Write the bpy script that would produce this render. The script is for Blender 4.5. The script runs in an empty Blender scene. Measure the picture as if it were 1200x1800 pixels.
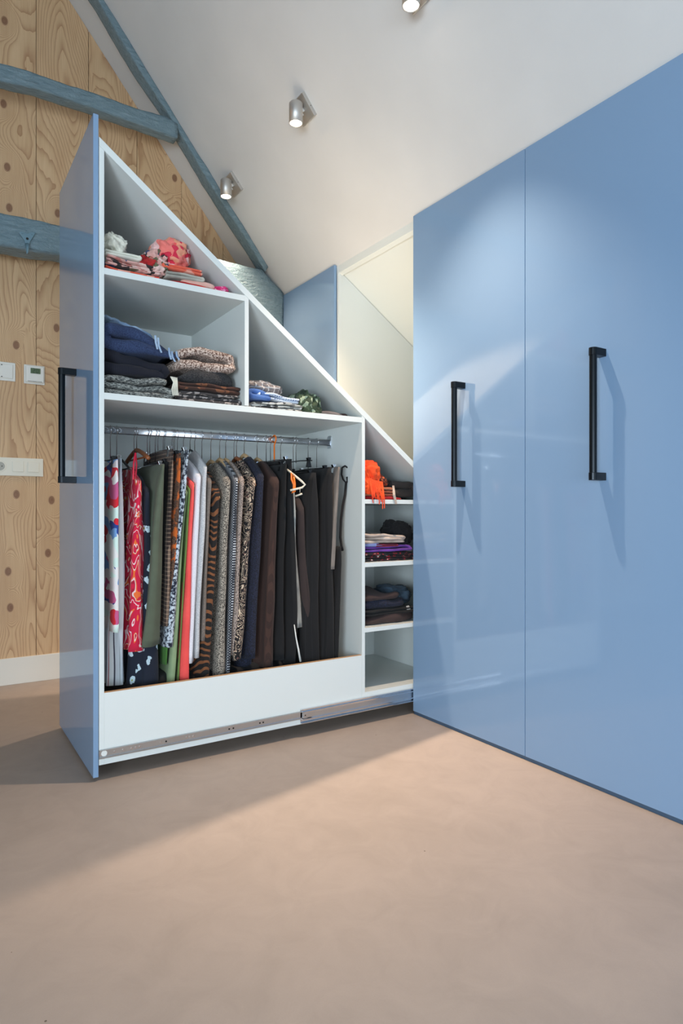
import bpy, bmesh, math, random
from mathutils import Vector, noise, Matrix
random.seed(7)
PI = math.pi
C = bpy.context.scene.collection
SC = bpy.context.scene

# ------------------------------------------------------------------ camera
F, YAW, HC = 1132.05, 0.5738, 0.964          # focal length in px of the 1200x1800 frame, heading, height
SN, CS = math.sin(YAW), math.cos(YAW)
cam_d = bpy.data.cameras.new('camera'); cam = bpy.data.objects.new('camera', cam_d); C.objects.link(cam)
cam.location = (0, 0, HC); cam.rotation_euler = (PI/2, 0, -YAW)
cam_d.sensor_fit = 'HORIZONTAL'; cam_d.sensor_width = 24; cam_d.lens = F/1200*24
cam_d.clip_start = .05
SC.camera = cam
# ------------------------------------------------------------------ world, lights, exposure
SC.view_settings.view_transform = 'Standard'; SC.view_settings.look = 'None'
SC.view_settings.gamma = 1; SC.view_settings.use_curve_mapping = False
SC.view_settings.exposure = .88
w = bpy.data.worlds.new('world'); SC.world = w; w.use_nodes = True
w.node_tree.nodes['Background'].inputs[0].default_value = (.62, .78, 1, 1)
w.node_tree.nodes['Background'].inputs[1].default_value = 1.0
def area(name, loc, rot, sx, sy, col, e, spread=180):
    l = bpy.data.lights.new(name, 'AREA'); l.shape = 'RECTANGLE'; l.size = sx; l.size_y = sy
    l.color = col; l.energy = e; l.spread = math.radians(spread)
    o = bpy.data.objects.new(name, l); C.objects.link(o); o.location = loc; o.rotation_euler = rot; return o
DAY = (.74, .88, 1)
# daylight through the back-wall window, plus an added left fill for the doors
area('back_window_daylight', (-.9, -2.90, .85), (math.radians(90), 0, 0), 3.1, 1.5, DAY, 43)
area('left_fill_daylight', (-2.72, -1.6, .85), (0, math.radians(-90), 0), 1.5, 2.2, DAY, 118)
def spot(name, loc, e, size=78, blend=1.0, rot=(0, 0, 0), col=(1, .78, .59)):
    l = bpy.data.lights.new(name, 'SPOT'); l.energy = e; l.color = col; l.spot_size = math.radians(size)
    l.spot_blend = blend; l.shadow_soft_size = .022
    o = bpy.data.objects.new(name, l); C.objects.link(o); o.location = loc; o.rotation_euler = rot; return o
SPOTS = [(1.486, 3.55, 2.818), (1.486, 2.70, 2.818), (1.500, 1.85, 2.824)]
for p, e, z in zip(SPOTS, (58, 182, 108), (96, 76, 84)): spot('ceiling_spot_light', (p[0], p[1], p[2]-.006), e, z)
LS = Vector((-.95, 3.5, 2.9))               # tilted spot on the far side of the room, aimed at the blue doors
spot('far_side_spot_light', LS, 8, 74, 1, (Vector((1.95, 1.8, 2.2))-LS).to_track_quat('-Z', 'Y').to_euler(), (1, .55, .28))

def ray(u, v):
    t = (u-600)/F
    return (SN+t*CS, CS-t*SN, (900-v)/F)
def onY(u, v, Y):
    r = ray(u, v); d = Y/r[1]; return Vector((d*r[0], Y, HC+d*r[2]))
def onX(u, v, X):
    r = ray(u, v); d = X/r[0]; return Vector((X, d*r[1], HC+d*r[2]))

# ------------------------------------------------------------------ material helpers
class NT:
    def __init__(s, name):
        s.m = bpy.data.materials.new(name); s.m.use_nodes = True; s.t = s.m.node_tree
        s.b = s.t.nodes['Principled BSDF']
    def n(s, typ, ins=None, **props):
        n = s.t.nodes.new('ShaderNode'+typ)
        for k, v in props.items(): setattr(n, k, v)
        for k, v in (ins or {}).items():
            if isinstance(v, bpy.types.NodeSocket): s.t.links.new(v, n.inputs[k])
            else: n.inputs[k].default_value = v
        return n
    def mth(s, op, a, b=0.0, c=0.0, clamp=False):
        n = s.n('Math', {0: a, 1: b, 2: c}, operation=op); n.use_clamp = clamp; return n.outputs[0]
    def obj(s, sc=(1, 1, 1), rot=(0, 0, 0), loc=(0, 0, 0)):
        tc = s.n('TexCoord'); return s.n('Mapping', {0: tc.outputs['Object'], 'Scale': sc, 'Rotation': rot, 'Location': loc}).outputs[0]
    def ramp(s, fac, stops, const=False):
        n = s.n('ValToRGB', {0: fac}); cr = n.color_ramp
        if const: cr.interpolation = 'CONSTANT'
        while len(cr.elements) < len(stops): cr.elements.new(.5)
        for e, (p, c) in zip(cr.elements, stops): e.position = p; e.color = c if len(c) == 4 else (*c, 1)
        return n.outputs[0]
    def noise(s, vec, scale, detail=2, rough=.5, dist=0, out='Fac'):
        return s.n('TexNoise', {'Vector': vec, 'Scale': scale, 'Detail': detail, 'Roughness': rough, 'Distortion': dist}).outputs[out]
    def mix(s, f, a, b, bt='MIX'):
        n = s.n('Mix', data_type='RGBA', blend_type=bt)
        for i, v in ((0, f), (6, a), (7, b)):
            if isinstance(v, bpy.types.NodeSocket): s.t.links.new(v, n.inputs[i])
            else: n.inputs[i].default_value = v if i == 0 else (v if len(v) == 4 else (*v, 1))
        return n.outputs[2]
    def bump(s, h, st=.3, dist=.002):
        n = s.n('Bump', {'Height': h, 'Strength': st, 'Distance': dist}); s.t.links.new(n.outputs[0], s.b.inputs['Normal'])
    def col(s, v, rough=None, metal=None):
        if isinstance(v, bpy.types.NodeSocket): s.t.links.new(v, s.b.inputs['Base Color'])
        else: s.b.inputs['Base Color'].default_value = (*v[:3], 1)
        if rough is not None: s.b.inputs['Roughness'].default_value = rough
        if metal is not None: s.b.inputs['Metallic'].default_value = metal
        return s
def S(r, g, b):                     # sRGB 0-255 -> linear
    return tuple(((c/255)/12.92 if c/255 <= .04045 else ((c/255+.055)/1.055)**2.4) for c in (r, g, b))
def solid(name, c, rough=.5, metal=0, bump=0, bs=200):
    t = NT(name); t.col(c, rough, metal)
    if bump: t.bump(t.noise(t.obj(), bs, 3), bump, .001)
    return t.m

M = {}
t = NT('white_plaster'); t.col(t.ramp(t.noise(t.obj(), 3, 3), [(.3, S(203, 202, 200)), (.7, S(208, 207, 205))]), .85); t.bump(t.noise(t.obj(), 180, 4), .25, .001); M['plaster'] = t.m
M['roomwall'] = solid('painted_wall', S(118, 116, 112), .9, bump=.1)
t = NT('poured_floor'); v = t.obj()
n1 = t.noise(v, .9, 5, .6, .4); n2 = t.noise(v, 7, 5, .65, 1.0); n3 = t.noise(v, 260, 2)
c = t.ramp(t.mth('ADD', t.mth('MULTIPLY', n1, .6), t.mth('MULTIPLY', n2, .4)), [(.32, S(156, 142, 131)), (.5, S(168, 153, 142)), (.68, S(177, 161, 149))])
c = t.mix(t.mth('MULTIPLY', n3, .22), c, S(150, 135, 120), 'MIX')
sp = t.n('TexVoronoi', {'Vector': v, 'Scale': 7.0}).outputs['Distance']
c = t.mix(t.mth('LESS_THAN', sp, .018), c, S(95, 82, 72)); t.col(c, .55); t.bump(t.mth('ADD', n3, t.mth('MULTIPLY', n2, 1.5)), .12, .001); M['floor'] = t.m
M['white'] = solid('white_laminate', S(216, 220, 216), .38, bump=.03, bs=500)
M['skirting'] = solid('skirting_paint', S(222, 218, 208), .4)
M['edge'] = solid('chipboard_core', S(176, 140, 104), .8, bump=.3, bs=900)
M['blue'] = solid('blue_lacquer', S(123, 151, 181), .07, bump=.008, bs=900)
M['blue_edge'] = solid('blue_lacquer_edge', S(122, 160, 190), .3)
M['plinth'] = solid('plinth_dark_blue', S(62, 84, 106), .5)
M['black'] = solid('black_metal', S(22, 28, 33), .32, .6)
M['chrome'] = solid('chrome', (.75, .76, .78), .12, 1)
M['rodmetal'] = solid('rail_chrome', (.66, .67, .69), .26, 1)
M['steel'] = solid('zinc_steel', (.62, .65, .68), .28, 1)
M['alu'] = solid('brushed_aluminium', (.60, .58, .55), .48, .9)
M['plastic_w'] = solid('white_plastic', S(226, 225, 218), .35)
M['plastic_c'] = solid('cream_plastic', S(224, 220, 205), .35)
M['dark'] = solid('dark_hole', (.01, .01, .01), .8)
M['lcd'] = solid('lcd_green', S(92, 112, 84), .3)
M['orange_p'] = solid('orange_plastic', S(240, 120, 30), .35)
M['black_p'] = solid('black_plastic', S(16, 16, 17), .35)
M['blue_p'] = solid('blue_plastic', S(40, 80, 150), .35)
M['white_p'] = solid('white_hanger_plastic', S(215, 205, 185), .4)
t = NT('lamp_glow'); t.col((1, .9, .8)); t.b.inputs['Emission Color'].default_value = (1, .86, .68, 1); t.b.inputs['Emission Strength'].default_value = 9; M['glow'] = t.m
t = NT('hanger_wood'); t.col(t.ramp(t.noise(t.obj((40, 4, 40)), 3, 3), [(.35, S(150, 98, 55)), (.65, S(190, 140, 92))]), .4); M['hwood'] = t.m
t = NT('hanger_wood_pale'); t.col(t.ramp(t.noise(t.obj((40, 4, 40)), 3, 3), [(.35, S(190, 155, 110)), (.65, S(215, 182, 138))]), .4); M['hwoodp'] = t.m
M['hwoodd'] = solid('hanger_wood_brown', S(135, 78, 42), .35)

# painted old timber
t = NT('painted_timber'); v = t.obj()
n1 = t.noise(t.obj((2.5, 9, 9)), 6, 6, .65, .6); n2 = t.noise(v, 75, 3)
t.col(t.ramp(n1, [(.3, S(104, 128, 138)), (.6, S(120, 143, 152)), (.8, S(133, 153, 160))]), .2)
t.bump(t.mth('ADD', t.mth('MULTIPLY', n1, 2.0), t.mth('MULTIPLY', n2, .9)), .95, .008); M['timber'] = t.m
M['ironpaint'] = solid('painted_iron', S(100, 130, 143), .3, bump=.5, bs=80)

# rotary-cut pine plywood: contour lines of a tall stretched field, bent round knots
t = NT('pine_board'); oi = t.n('ObjectInfo')
off = t.n('CombineXYZ', {0: t.mth('MULTIPLY', oi.outputs['Random'], 37.0), 1: 0.0, 2: t.mth('MULTIPLY', oi.outputs['Random'], 91.0)}).outputs[0]
tc = t.n('TexCoord').outputs['Object']
v = t.n('VectorMath', {0: tc, 1: off}, operation='ADD').outputs[0]
v = t.n('VectorMath', {0: v, 1: t.n('VectorMath', {0: v, 1: (1, 0, 1)}, operation='MULTIPLY').outputs[0]}, operation='MULTIPLY').outputs[0] if False else v
flat = t.n('VectorMath', {0: v, 1: (1, 0, 1)}, operation='MULTIPLY').outputs[0]
vs = t.n('Mapping', {0: flat, 'Scale': (3.0, 1, .62)}).outputs[0]
big = t.noise(vs, 1.25, 1.2, .4, .15)
sep = t.n('SeparateXYZ', {0: flat})
kxz = t.n('CombineXYZ', {0: t.n('SeparateXYZ', {0: flat}).outputs[0], 1: t.mth('MULTIPLY', t.n('SeparateXYZ', {0: flat}).outputs[2], .66)}).outputs[0]
kv = t.n('TexVoronoi', {'Vector': kxz, 'Scale': 4.2, 'Randomness': .9}, voronoi_dimensions='2D')
kd = kv.outputs['Distance']
keep = t.mth('GREATER_THAN', t.n('SeparateColor', {0: kv.outputs['Color']}).outputs[0], .35)
kb = t.mth('MULTIPLY', t.mth('POWER', 2.718, t.mth('MULTIPLY', t.mth('MULTIPLY', kd, kd), -26.0)), keep)
field = t.mth('ADD', big, t.mth('MULTIPLY', kb, .30))
wob = t.noise(t.n('Mapping', {0: flat, 'Scale': (9, 1, 2.2)}).outputs[0], 3, 2)
field = t.mth('ADD', field, t.mth('MULTIPLY', wob, .018))
fr = t.mth('FRACT', t.mth('MULTIPLY', field, 40.0))
line = t.mth('POWER', fr, 4.0)
fine = t.noise(t.n('Mapping', {0: flat, 'Scale': (60, 1, 1.6)}).outputs[0], 4, 3)
soft = t.noise(vs, 4, 2)
base = t.ramp(t.mth('ADD', t.mth('MULTIPLY', fine, .5), t.mth('MULTIPLY', soft, .5)), [(.3, S(192, 155, 116)), (.7, S(212, 180, 140))])
c = t.mix(t.mth('MULTIPLY', line, .62), base, S(140, 92, 54))
knot = t.mth('MULTIPLY', t.mth('SUBTRACT', 1.0, t.n('MapRange', {0: kd, 1: .055, 2: .080}, ).outputs[0]), keep)
c = t.mix(t.mth('MULTIPLY', knot, .8), c, S(112, 70, 48))
t.col(c, .5); t.bump(t.mth('ADD', line, fine), .12, .001); M['pine'] = t.m

# ---- cloth materials
def cloth(name, colf, rough=.92, wv=900, st=.4, sheen=.04):
    t = NT(name); v = t.obj(); t.col(colf(t, v), rough)
    t.bump(t.noise(v, wv, 2), st, .0015); t.b.inputs['Sheen Weight'].default_value = sheen; return t.m
def plain(name, c, c2=None, **k):
    c2 = c2 or tuple(x*.82 for x in c)
    return cloth(name, lambda t, v: t.ramp(t.noise(v, 14, 4), [(.35, c2), (.65, c)]), **k)
def tweed(name, stops, sc=330, mapping=(1, 1, 1), **k):
    return cloth(name, lambda t, v: t.ramp(t.noise(t.obj(mapping), sc, 1.5, .6), stops), **k)
def blotch(name, pal, sc=16, dist=.09, mapping=(1, 1, 1), **k):
    def f(t, v):
        v = t.obj(mapping)
        d = t.noise(v, 12, 2, out='Color')
        vv = t.mix(dist*2, v, d, 'ADD') if False else t.n('VectorMath', {0: v, 1: t.n('VectorMath', {0: d, 'Scale': dist}, operation='SCALE').outputs[0]}, operation='ADD').outputs[0]
        vo = t.n('TexVoronoi', {'Vector': vv, 'Scale': sc, 'Randomness': 1.0})
        r = t.n('SeparateColor', {0: vo.outputs['Color']}).outputs[0]
        n = len(pal); return t.ramp(r, [(i/n, p) for i, p in enumerate(pal)], True)
    return cloth(name, f, **k)
def stripes(name, pal, axis=1, freq=30, dist=.0, **k):
    def f(t, v):
        if dist: v = t.n('VectorMath', {0: v, 1: t.n('VectorMath', {0: t.noise(v, 9, 2, out='Color'), 'Scale': dist}, operation='SCALE').outputs[0]}, operation='ADD').outputs[0]
        a = t.n('SeparateXYZ', {0: v}).outputs[axis]; x = t.mth('FRACT', t.mth('MULTIPLY', a, freq)); return t.ramp(x, pal, True)
    return cloth(name, f, **k)
W = S(222, 218, 215)
G = {}
G['floral'] = blotch('red_blue_floral_cloth', [W, W, S(205, 30, 45), S(225, 215, 215), S(110, 150, 200), S(205, 30, 45), W, S(35, 60, 135), W, S(190, 85, 130), S(205, 225, 215)], 30, .12, (1, .36, .75))
G['stripe'] = stripes('grey_striped_cloth', [(0, S(195, 205, 212)), (.5, S(60, 62, 78)), (.56, S(205, 212, 215)), (.76, S(150, 70, 78)), (.8, S(200, 205, 208)), (.9, S(90, 95, 110))], 1, 28)
def leafy(t, v):
    n = t.noise(t.n('Mapping', {0: v, 'Scale': (1, .4, .42)}).outputs[0], 17, 2, .5, .8); x = t.mth('FRACT', t.mth('MULTIPLY', n, 5.0))
    return t.ramp(x, [(0, S(196, 18, 58)), (.40, S(228, 200, 200)), (.50, S(205, 22, 62)), (.72, S(165, 16, 48)), (.80, S(225, 195, 190)), (.86, S(222, 105, 45)), (.94, S(200, 20, 58))], True)
G['pinkleaf'] = cloth('red_leaf_cloth', leafy)
def fl(t, v):
    d = t.n('TexVoronoi', {'Vector': t.n('Mapping', {0: v, 'Scale': (1, .36, .75)}).outputs[0], 'Scale': 28.0})
    nn = t.noise(v, 60, 1)
    r = t.mth('ADD', d.outputs['Distance'], t.mth('MULTIPLY', nn, .5))
    return t.ramp(r, [(0, S(150, 160, 80)), (.30, S(185, 205, 212)), (.53, S(18, 26, 42))], True)
G['navyflower'] = cloth('navy_flower_cloth', fl)
G['olive'] = plain('olive_twill', S(88, 96, 78))
def plaid(t, v):
    s = t.n('SeparateXYZ', {0: v}); a = t.mth('GREATER_THAN', t.mth('FRACT', t.mth('MULTIPLY', s.outputs[1], 60.)), .72); b = t.mth('GREATER_THAN', t.mth('FRACT', t.mth('MULTIPLY', s.outputs[2], 60.)), .72)
    return t.mix(t.mth('MULTIPLY', t.mth('ADD', a, b), .45), S(45, 32, 28), S(150, 125, 105))
G['plaid'] = cloth('brown_check_cloth', plaid)
G['rust'] = cloth('rust_melange_cloth', lambda t, v: t.mix(t.ramp(t.noise(v, 28, 2), [(.5, (0, 0, 0)), (.6, (1, 1, 1))]), t.ramp(t.noise(v, 300, 1), [(.4, S(40, 24, 20)), (.62, S(120, 85, 62))]), S(190, 92, 30)))
G['speckle'] = cloth('navy_speckled_cloth', lambda t, v: t.ramp(t.noise(v, 85, 2, .6), [(.44, S(26, 32, 50)), (.56, S(190, 200, 208))]))
G['green'] = plain('moss_green_cloth', S(105, 130, 62))
G['palegreen'] = plain('pale_green_cloth', S(140, 160, 120))
G['brightgreen'] = plain('bright_green_cloth', S(70, 120, 48))
G['coral'] = plain('coral_cloth', S(238, 85, 80), S(228, 76, 72))
G['lavender'] = tweed('white_jersey', [(.3, S(205, 205, 212)), (.7, S(228, 226, 230))])
G['lightgrey'] = tweed('light_grey_knit', [(.35, S(165, 166, 168)), (.65, S(205, 205, 205))])
G['taupe'] = tweed('taupe_wool', [(.35, S(95, 85, 78)), (.65, S(130, 118, 108))])
def tiger(t, v):
    s = t.n('SeparateXYZ', {0: v}); n = t.noise(t.n('Mapping', {0: v, 'Scale': (1, 1, .6)}).outputs[0], 11, 1.5)
    x = t.mth('FRACT', t.mth('ADD', t.mth('MULTIPLY', s.outputs[2], 33.), t.mth('ADD', t.mth('MULTIPLY', n, 4.2), t.mth('MULTIPLY', s.outputs[1], 5.))))
    return t.ramp(x, [(0, S(20, 16, 15)), (.62, S(122, 74, 42))], True)
G['tiger'] = cloth('tiger_stripe_cloth', tiger)
G['tweed'] = tweed('grey_brown_tweed', [(.42, S(55, 50, 46)), (.6, S(175, 165, 150))], 260)
def check(t, v):
    s = t.n('SeparateXYZ', {0: v}); a = t.mth('GREATER_THAN', t.mth('FRACT', t.mth('MULTIPLY', t.mth('ADD', s.outputs[1], s.outputs[2]), 95.)), .5); b = t.mth('GREATER_THAN', t.mth('FRACT', t.mth('MULTIPLY', t.mth('SUBTRACT', s.outputs[1], s.outputs[2]), 95.)), .5)
    return t.mix(t.mth('MULTIPLY', a, b), S(38, 42, 50), S(190, 192, 195))
G['check'] = cloth('black_white_check_cloth', check)
G['pinktweed'] = tweed('rose_grey_tweed', [(.4, S(80, 72, 68)), (.6, S(185, 165, 152))], 300)
def pais(t, v):
    n = t.noise(t.n('Mapping', {0: v, 'Scale': (1, .5, .9)}).outputs[0], 24, 2, .5, 1.2); x = t.mth('FRACT', t.mth('MULTIPLY', n, 9.0))
    return t.ramp(x, [(0, S(22, 18, 20)), (.58, S(200, 180, 155)), (.82, S(130, 90, 80)), (.9, S(22, 18, 20))], True)
G['paisley'] = cloth('paisley_cloth', pais)
G['navy'] = tweed('navy_boucle', [(.4, S(14, 16, 26)), (.7, S(34, 40, 66))], 200)
G['cord'] = stripes('brown_corduroy', [(0, S(62, 40, 32)), (.5, S(48, 30, 25))], 1, 260)
G['blacktr'] = plain('black_trouser_cloth', S(13, 13, 15), S(9, 9, 11))
G['blackp'] = stripes('black_pinstripe_cloth', [(0, S(11, 11, 13)), (.9, S(24, 24, 27))], 1, 70)
G['greycloth'] = plain('grey_silk_cloth', S(165, 165, 158), S(120, 122, 120))
G['dbrown'] = plain('dark_brown_cloth', S(52, 40, 38))
G['taupetr'] = plain('taupe_cord_cloth', S(128, 118, 110))
G['whitewool'] = plain('ivory_cloth', S(222, 220, 205), S(205, 203, 188))
G['pinkmix'] = blotch('rose_olive_print', [S(200, 150, 140), S(95, 95, 70), S(215, 165, 155), S(50, 42, 42), S(180, 110, 100), S(60, 70, 105), S(225, 190, 180)], 30, .1)
G['redrose'] = blotch('red_rose_print', [S(205, 45, 70), S(230, 120, 110), S(235, 190, 185), S(190, 25, 55), S(225, 90, 90), S(225, 150, 120)], 26, .12)
G['orangered'] = blotch('coral_print', [S(225, 95, 70), S(215, 70, 55), S(235, 160, 140), S(225, 100, 75)], 20, .1)
G['peach'] = plain('peach_cloth', S(235, 190, 175), S(215, 160, 145))
G['greige'] = plain('pale_grey_cloth', S(190, 185, 172), S(150, 146, 136))
G['redpl'] = plain('red_cloth', S(205, 50, 40), S(160, 25, 30))
G['magenta'] = blotch('magenta_print', [S(215, 60, 120), S(235, 190, 205), S(200, 30, 95), S(225, 150, 180)], 60, .05)
G['denim'] = tweed('blue_melange_knit', [(.35, S(28, 40, 70)), (.65, S(50, 66, 100))], 300)
G['inkknit'] = stripes('ink_blue_rib_knit', [(0, S(18, 20, 36)), (.5, S(11, 12, 22))], 0, 160, .01)
G['paleblue'] = plain('pale_blue_cloth', S(170, 190, 210), S(135, 160, 190))
G['greymel'] = cloth('charcoal_cable_knit', lambda t, v: t.ramp(t.noise(t.obj((1, 1, 3)), 90, 3, .7), [(.42, S(38, 42, 44)), (.6, S(160, 162, 155))]))
G['brownmel'] = cloth('brown_melange_knit', lambda t, v: t.ramp(t.noise(t.obj((1, 1, 1)), 150, 2, .7), [(.42, S(90, 60, 48)), (.6, S(215, 195, 180))]))
G['charfur'] = tweed('charcoal_mohair', [(.35, S(28, 28, 30)), (.7, S(66, 64, 64))], 200, st=.9)
G['rustbrown'] = blotch('rust_brown_print', [S(82, 48, 35), S(60, 38, 30), S(120, 75, 50), S(70, 42, 32)], 30, .1)
G['greyprint'] = cloth('grey_leaf_print', lambda t, v: t.ramp(t.noise(v, 55, 1), [(.5, S(62, 58, 58)), (.58, S(160, 150, 145))], True))
G['beige'] = plain('beige_cloth', S(200, 182, 168), S(165, 148, 136))
def gcheck(t, v):
    s = t.n('SeparateXYZ', {0: v}); a = t.mth('GREATER_THAN', t.mth('FRACT', t.mth('MULTIPLY', s.outputs[0], 38.)), .8); b = t.mth('GREATER_THAN', t.mth('FRACT', t.mth('MULTIPLY', s.outputs[2], 45.)), .8)
    return t.mix(t.mth('MULTIPLY', t.mth('MAXIMUM', a, b), .8), S(128, 118, 115), S(205, 200, 196))
G['gcheck'] = cloth('grey_windowpane_cloth', gcheck)
def dots(t, v):
    d = t.n('TexVoronoi', {'Vector': v, 'Scale': 90.0, 'Randomness': .15}).outputs['Distance']; return t.ramp(d, [(0, S(50, 75, 140)), (.3, S(205, 215, 228))], True)
G['bluedots'] = cloth('blue_dotted_cloth', dots)
G['bluepl'] = plain('mid_blue_cloth', S(80, 115, 175), S(50, 80, 140))
G['greenprint'] = blotch('olive_green_print', [S(52, 66, 48), S(75, 92, 68), S(40, 52, 38), S(150, 165, 140), S(58, 74, 52)], 45, .1)
G['bwplaid'] = blotch('grey_white_print', [S(205, 205, 200), S(130, 130, 128), S(185, 185, 180), S(60, 60, 62), S(200, 200, 196)], 40, .06)
G['slategrey'] = plain('slate_grey_cloth', S(120, 112, 110), S(92, 85, 84))
G['orange'] = plain('vivid_orange_cloth', S(245, 88, 30), S(228, 66, 22))
G['rustscarf'] = blotch('rust_fine_print', [S(150, 60, 35), S(95, 50, 35), S(190, 90, 50), S(70, 40, 32)], 110, .03)
G['tan'] = blotch('tan_print', [S(170, 105, 75), S(150, 80, 62), S(190, 130, 95)], 40, .1, (1, 1, 3))
G['red'] = plain('crimson_cloth', S(175, 22, 30), S(140, 15, 25))
G['darkrib'] = stripes('dark_brown_rib_knit', [(0, S(62, 54, 50)), (.5, S(34, 30, 30))], 0, 130, .015)
G['purple'] = plain('purple_cloth', S(105, 58, 150), S(80, 40, 122))
G['wine'] = plain('wine_red_cloth', S(130, 30, 60), S(100, 20, 45))
G['lilac'] = plain('lilac_blue_cloth', S(150, 160, 205), S(120, 130, 180))
G['blackprint'] = cloth('black_red_print', lambda t, v: t.ramp(t.noise(v, 48, 1.5), [(0, S(18, 16, 20)), (.58, S(180, 30, 45)), (.63, S(22, 18, 22)), (.68, S(205, 200, 190))], True))
G['blackbag'] = plain('black_velvet', S(20, 17, 18), S(12, 10, 11))
G['brown'] = plain('chocolate_cloth', S(62, 45, 42), S(50, 36, 34))
G['slateblue'] = plain('slate_blue_cloth', S(62, 82, 98), S(44, 60, 74))
G['silver'] = solid('silver_ball', S(190, 185, 178), .5)

# ------------------------------------------------------------------ mesh helpers
def link(name, bm, m, parent=None, smooth=False, origin=None, bevel=0):
    me = bpy.data.meshes.new(name)
    bmesh.ops.recalc_face_normals(bm, faces=bm.faces)
    if origin is not None: bmesh.ops.translate(bm, verts=bm.verts, vec=-Vector(origin))
    bm.to_mesh(me); bm.free()
    mats = m if isinstance(m, (list, tuple)) else [m]
    for x in mats: me.materials.append(x)
    if smooth: me.polygons.foreach_set('use_smooth', [True]*len(me.polygons))
    o = bpy.data.objects.new(name, me); C.objects.link(o)
    if origin is not None: o.location = Vector(origin)
    if parent is not None:
        o.parent = parent
        if origin is not None or True: o.location = (Vector(origin) if origin is not None else Vector()) - wloc(parent)
    if bevel:
        b = o.modifiers.new('bevel', 'BEVEL'); b.width = bevel; b.segments = 2; b.limit_method = 'ANGLE'
    return o
def wloc(o):
    v = Vector()
    while o is not None: v += o.location; o = o.parent
    return v
def tag(o, label=None, cat=None, group=None, kind=None):
    if label: o['label'] = label
    if cat: o['category'] = cat
    if group: o['group'] = group
    if kind: o['kind'] = kind
    return o
def thing(name, label, cat, loc=(0, 0, 0), group=None):
    o = bpy.data.objects.new(name, None); C.objects.link(o); o.location = loc; o.empty_display_size = .05
    return tag(o, label, cat, group)
def box(bm, x0, x1, y0, y1, z0, z1):
    v = [bm.verts.new((x, y, z)) for x in (x0, x1) for y in (y0, y1) for z in (z0, z1)]
    for f in ((0, 1, 3, 2), (4, 6, 7, 5), (0, 4, 5, 1), (2, 3, 7, 6), (0, 2, 6, 4), (1, 5, 7, 3)): bm.faces.new([v[i] for i in f])
def bx(*a):
    bm = bmesh.new(); box(bm, *a); return bm
def prism(bm, poly, axis, a, b):
    def mk(p, h): return {'y': (p[0], h, p[1]), 'x': (h, p[0], p[1]), 'z': (p[0], p[1], h)}[axis]
    A = [bm.verts.new(mk(p, a)) for p in poly]; B = [bm.verts.new(mk(p, b)) for p in poly]
    bm.faces.new(A); bm.faces.new(B[::-1])
    for i in range(len(poly)): j = (i+1) % len(poly); bm.faces.new((A[i], B[i], B[j], A[j]))
def pr(poly, axis, a, b):
    bm = bmesh.new(); prism(bm, poly, axis, a, b); return bm
def tube(bm, pts, r, n=8, cap=True):
    pts = [Vector(p) for p in pts]; rings = []; prev = None
    rr = r if isinstance(r, (list, tuple)) else [r]*len(pts)
    for i, p in enumerate(pts):
        d = (pts[min(i+1, len(pts)-1)]-pts[max(i-1, 0)]).normalized()
        if prev is None: a = d.orthogonal().normalized()
        else: a = (prev-d*prev.dot(d)).normalized()
        prev = a; b = d.cross(a)
        rings.append([bm.verts.new(p+(a*math.cos(2*PI*k/n)+b*math.sin(2*PI*k/n))*rr[i]) for k in range(n)])
    for A, B in zip(rings, rings[1:]):
        for k in range(n): bm.faces.new((A[k], A[(k+1) % n], B[(k+1) % n], B[k]))
    if cap: bm.faces.new(rings[0][::-1]); bm.faces.new(rings[-1])
def cyl(bm, c, r, h, axis='z', n=24, r2=None):
    ax = {'x': Vector((1, 0, 0)), 'y': Vector((0, 1, 0)), 'z': Vector((0, 0, 1))}[axis]
    tube(bm, [Vector(c), Vector(c)+ax*h], [r, r2 or r], n)

# ------------------------------------------------------------------ the room
XD, ZC, SL = 1.956, 2.396, 1.2543          # door plane, ceiling height there, slope of the roof
def roof(x): return ZC+SL*(XD-x)
YG, YB = 4.03, -3.0                        # gable wall, back wall
ZFLAT = 4.30; XF = XD-(ZFLAT-ZC)/SL         # flat collar ceiling above
XW = -2.8                                   # left wall
struct = lambda name, bm, m, **k: tag(link(name, bm, m, **k), kind='structure')
struct('floor', bx(XW-.1, 3.9, YB-.1, YG+.15, -.1, 0), M['floor'])
struct('ceiling', pr([(XF, ZFLAT), (1.978, roof(1.978)), (1.978, roof(1.978)+.12), (XF, ZFLAT+.12)], 'y', YB, YG+.011), M['plaster'])
struct('ceiling', bx(XW, XF, YB, YG, ZFLAT, ZFLAT+.1), M['plaster'])
for a in ((YB, -2.75, 0, ZFLAT), (-.4, YG, 0, ZFLAT), (-2.75, -.4, 0, .35), (-2.75, -.4, 2.25, ZFLAT)): struct('wall_left', bx(XW-.1, XW, *a), M['roomwall'])
struct('wall_right', bx(3.75, 3.85, YB, YG, 0, 1.25), M['roomwall'])
def gable(ya, yb, name, m): return struct(name, pr([(XW, 0), (3.75, 0), (3.75, 1.2), (1.978, roof(1.978)), (XF, ZFLAT), (XW, ZFLAT)], 'y', ya, yb), m)
wg = gable(YG+.012, YG+.12, 'wall_gable', M['roomwall'])
# back wall round a big window
wb = [bx(XW, -2.45, YB-.1, YB, 0, ZFLAT), bx(-2.45, .70, YB-.1, YB, 0, .3), bx(-2.45, .42, YB-.1, YB, 2.3, ZFLAT),
      pr([(.42, 2.3), (.70, 2.3), (.70, roof(.70)), (.42, ZFLAT)], 'y', YB-.1, YB),
      pr([(.70, 0), (3.75, 0), (3.75, 1.2), (1.978, roof(1.978)), (.70, roof(.70))], 'y', YB-.1, YB)]
for b in wb: struct('wall_back', b, M['roomwall'])
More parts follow.
